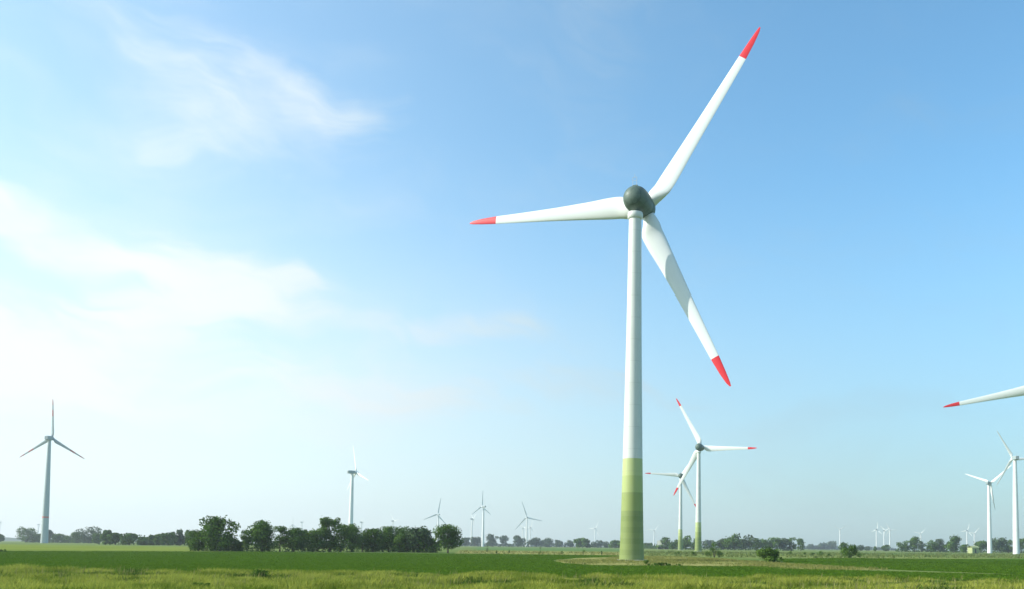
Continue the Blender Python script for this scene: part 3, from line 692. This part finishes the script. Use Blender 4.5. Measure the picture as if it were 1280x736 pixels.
turbine('slim', 548, 642.4, 1764, -40, 80, .55, 'small turbine behind the lone end tree of the near row, dark blade sloping right', GF)
turbine('slim', 604.5, 632.5, 1400, -50, 92, .40, 'small turbine with a pale tower right of the lone end tree', GF)
turbine('slim', 590, 648, 2000, 70, 30, .35, 'faint thin turbine just left of the small pale towered one', GF)
turbine('slim', 658.7, 646, 1883, -11, 348.6, .58, 'small three bladed turbine fully spread above the far trees, halfway to the big tower', GF)
turbine('slim', 653.5, 659.5, 2900, 30, 20, .45, 'tiny turbine just left of the foot of the spread three bladed one', GF)
turbine('slim', 663, 659, 2900, 35, 70, .45, 'tiny turbine just right of the foot of the spread three bladed one', GF)
turbine('slim', 743.7, 660, 2900, 40, 60, .45, 'tiny turbine on the horizon left of the big tower', GF)
turbine('slim', 817.7, 662.5, 3100, 30, 50, .45, 'tiny turbine on the horizon right of the big tower', GF)
turbine('slim', 1050, 661, 2700, 10, 30, .40, 'tiny turbine above the bush in the open field', GF)
turbine('slim', 1095.5, 661, 2650, 60, 80, .38, 'first of three faint turbines in a row in the right third', GF)
turbine('slim', 1105, 662.5, 2900, 70, 20, .38, 'second of three faint turbines in a row in the right third', GF)
turbine('slim', 1112.3, 661.5, 2700, 20, 0, .38, 'third of three faint turbines in a row in the right third', GF)
turbine('slim', 1150.5, 666.5, 3300, 35, 45, .45, 'tiny turbine above the first copse on the right', GF)
turbine('slim', 1208.6, 662.5, 2900, 60, 70, .38, 'left one of two tiny turbines above the pale yellow hut', GF)
turbine('slim', 1217.8, 666, 3000, 30, 50, .45, 'right one of two tiny turbines above the pale yellow hut', GF)
turbine('slim', 365.5, 655.5, 2300, 15, 90, .45, 'tiny turbine with one blade straight up behind the left of the near row', GF)
turbine('slim', 377.4, 652, 2100, 75, 90, .35, 'tiny dark headed turbine behind the near row, right of the straight bladed one', GF)
turbine('slim', 452, 652, 2100, 70, 40, .35, 'tiny dark headed turbine right of the slender white turbine', GF)
turbine('slim', 491, 650.5, 2000, 50, 130, .38, 'tiny turbine above the right half of the near tree row', GF)
turbine('slim', 48, 655, 2600, 50, 60, .4, 'thin tiny turbine just left of the red ringed turbine', GF)
turbine('slim', 0, 652, 2300, 40, 75, .4, 'tiny turbine cut by the left edge of the view', GF)

# ------------------------------------------------------------------ sheds and hut
def wallmat(name, a, b):
    m, t = mat(name); p = opos(t); n_ = t.noise(stretch(t, p, (1, 1, .3)), 1.2, 5, .6)
    out(t, bsdf(t, t.mix(t.ss(n_, .4, .75), (*a, 1), (*b, 1)), .85, .2)); return m
M_PALE = wallmat('pale_yellow_cladding', (.36, .40, .19), (.28, .32, .15)); M_ROOF = wallmat('pale_roof_sheet', (.46, .47, .38), (.36, .38, .30))
M_GROOF = wallmat('grey_roof_sheet', (.20, .23, .22), (.15, .18, .17)); M_DARK = wallmat('dark_door', (.05, .06, .055), (.08, .08, .07))
def hut(name, label, px, D, w, dep, h, rh, wm, rm_, open_front, rz=0):
    b = at(px, 680, D); root = empty(name, (b.x, b.y, 0), rz); tag(root, label, 'shed')
    mb = MB(); t_ = .15
    mb.box((-w/2+t_/2, 0, h/2), (t_, dep, h)); mb.box((w/2-t_/2, 0, h/2), (t_, dep, h)); mb.box((0, dep/2-t_/2, h/2), (w-2*t_, t_, h))
    if open_front:
        mb.box((0, -dep/2+t_/2, h*.86), (w-2*t_, t_, h*.28))
    else:
        mb.box((-w*.30, -dep/2+t_/2, h/2), (w*.4-2*t_, t_, h)); mb.box((w*.30, -dep/2+t_/2, h/2), (w*.4-2*t_, t_, h)); mb.box((0, -dep/2+t_/2, h*.88), (w*.2+2*t_, t_, h*.24))
    mb.build('wall', wm, root)
    o_ = .35; mb = MB()
    ring = lambda x: [(x, -dep/2-o_, h-.05), (x, 0, h+rh), (x, dep/2+o_, h-.05), (x, dep/2+o_, h+.12), (x, 0, h+rh+.2), (x, -dep/2-o_, h+.12)]
    mb.grid([ring(-w/2-o_), ring(w/2+o_)]); mb.build('roof', rm_, root)
    if open_front:
        for k in range(1, 4):
            mb = MB(); mb.box((-w/2+w*k/4, -dep/2+.1, h*.36), (.2, .2, h*.72)); mb.build('post', M_DARK, root)
    else:
        mb = MB(); mb.box((0, -dep/2+.06, h*.38), (w*.2, .08, h*.76)); mb.build('door', M_DARK, root)
hut('hut', 'pale yellow green hut in front of the far trees, left of the white turbines', 1216.5, 700, 7.2, 5, 4.6, 1.3, M_PALE, M_PALE, False, R(25))
hut('open_shed', 'pale roofed open fronted shed just right of the big tower', 828.5, 1000, 12, 9, 4.6, 5.0, M_ROOF, M_ROOF, True)
hut('shed', 'low shed with a grey roof behind the wide bright green bush', 959, 420, 7.0, 5, 1.3, .9, M_GROOF, M_GROOF, False)

# ------------------------------------------------------------------ haze
m, t = mat('air'); v = t.n('ShaderNodeVolumePrincipled'); v.inputs['Color'].default_value = (.86, .93, .97, 1); v.inputs['Density'].default_value = .00015
v.inputs['Anisotropy'].default_value = .25
o = t.n('ShaderNodeOutputMaterial'); t.put(o.inputs['Volume'], v.outputs[0])
mb = MB(); mb.grid([[(-4100, -300, -1), (4100, -300, -1), (4100, 4100, -1), (-4100, 4100, -1)], [(-4100, -300, 150), (4100, -300, 150), (4100, 4100, 150), (-4100, 4100, 150)]])
hz = mb.build('haze', m); tag(hz, kind='stuff', label='thin pale haze in the air over the plain', cat='haze')
SC.cycles.volume_bounces = 0
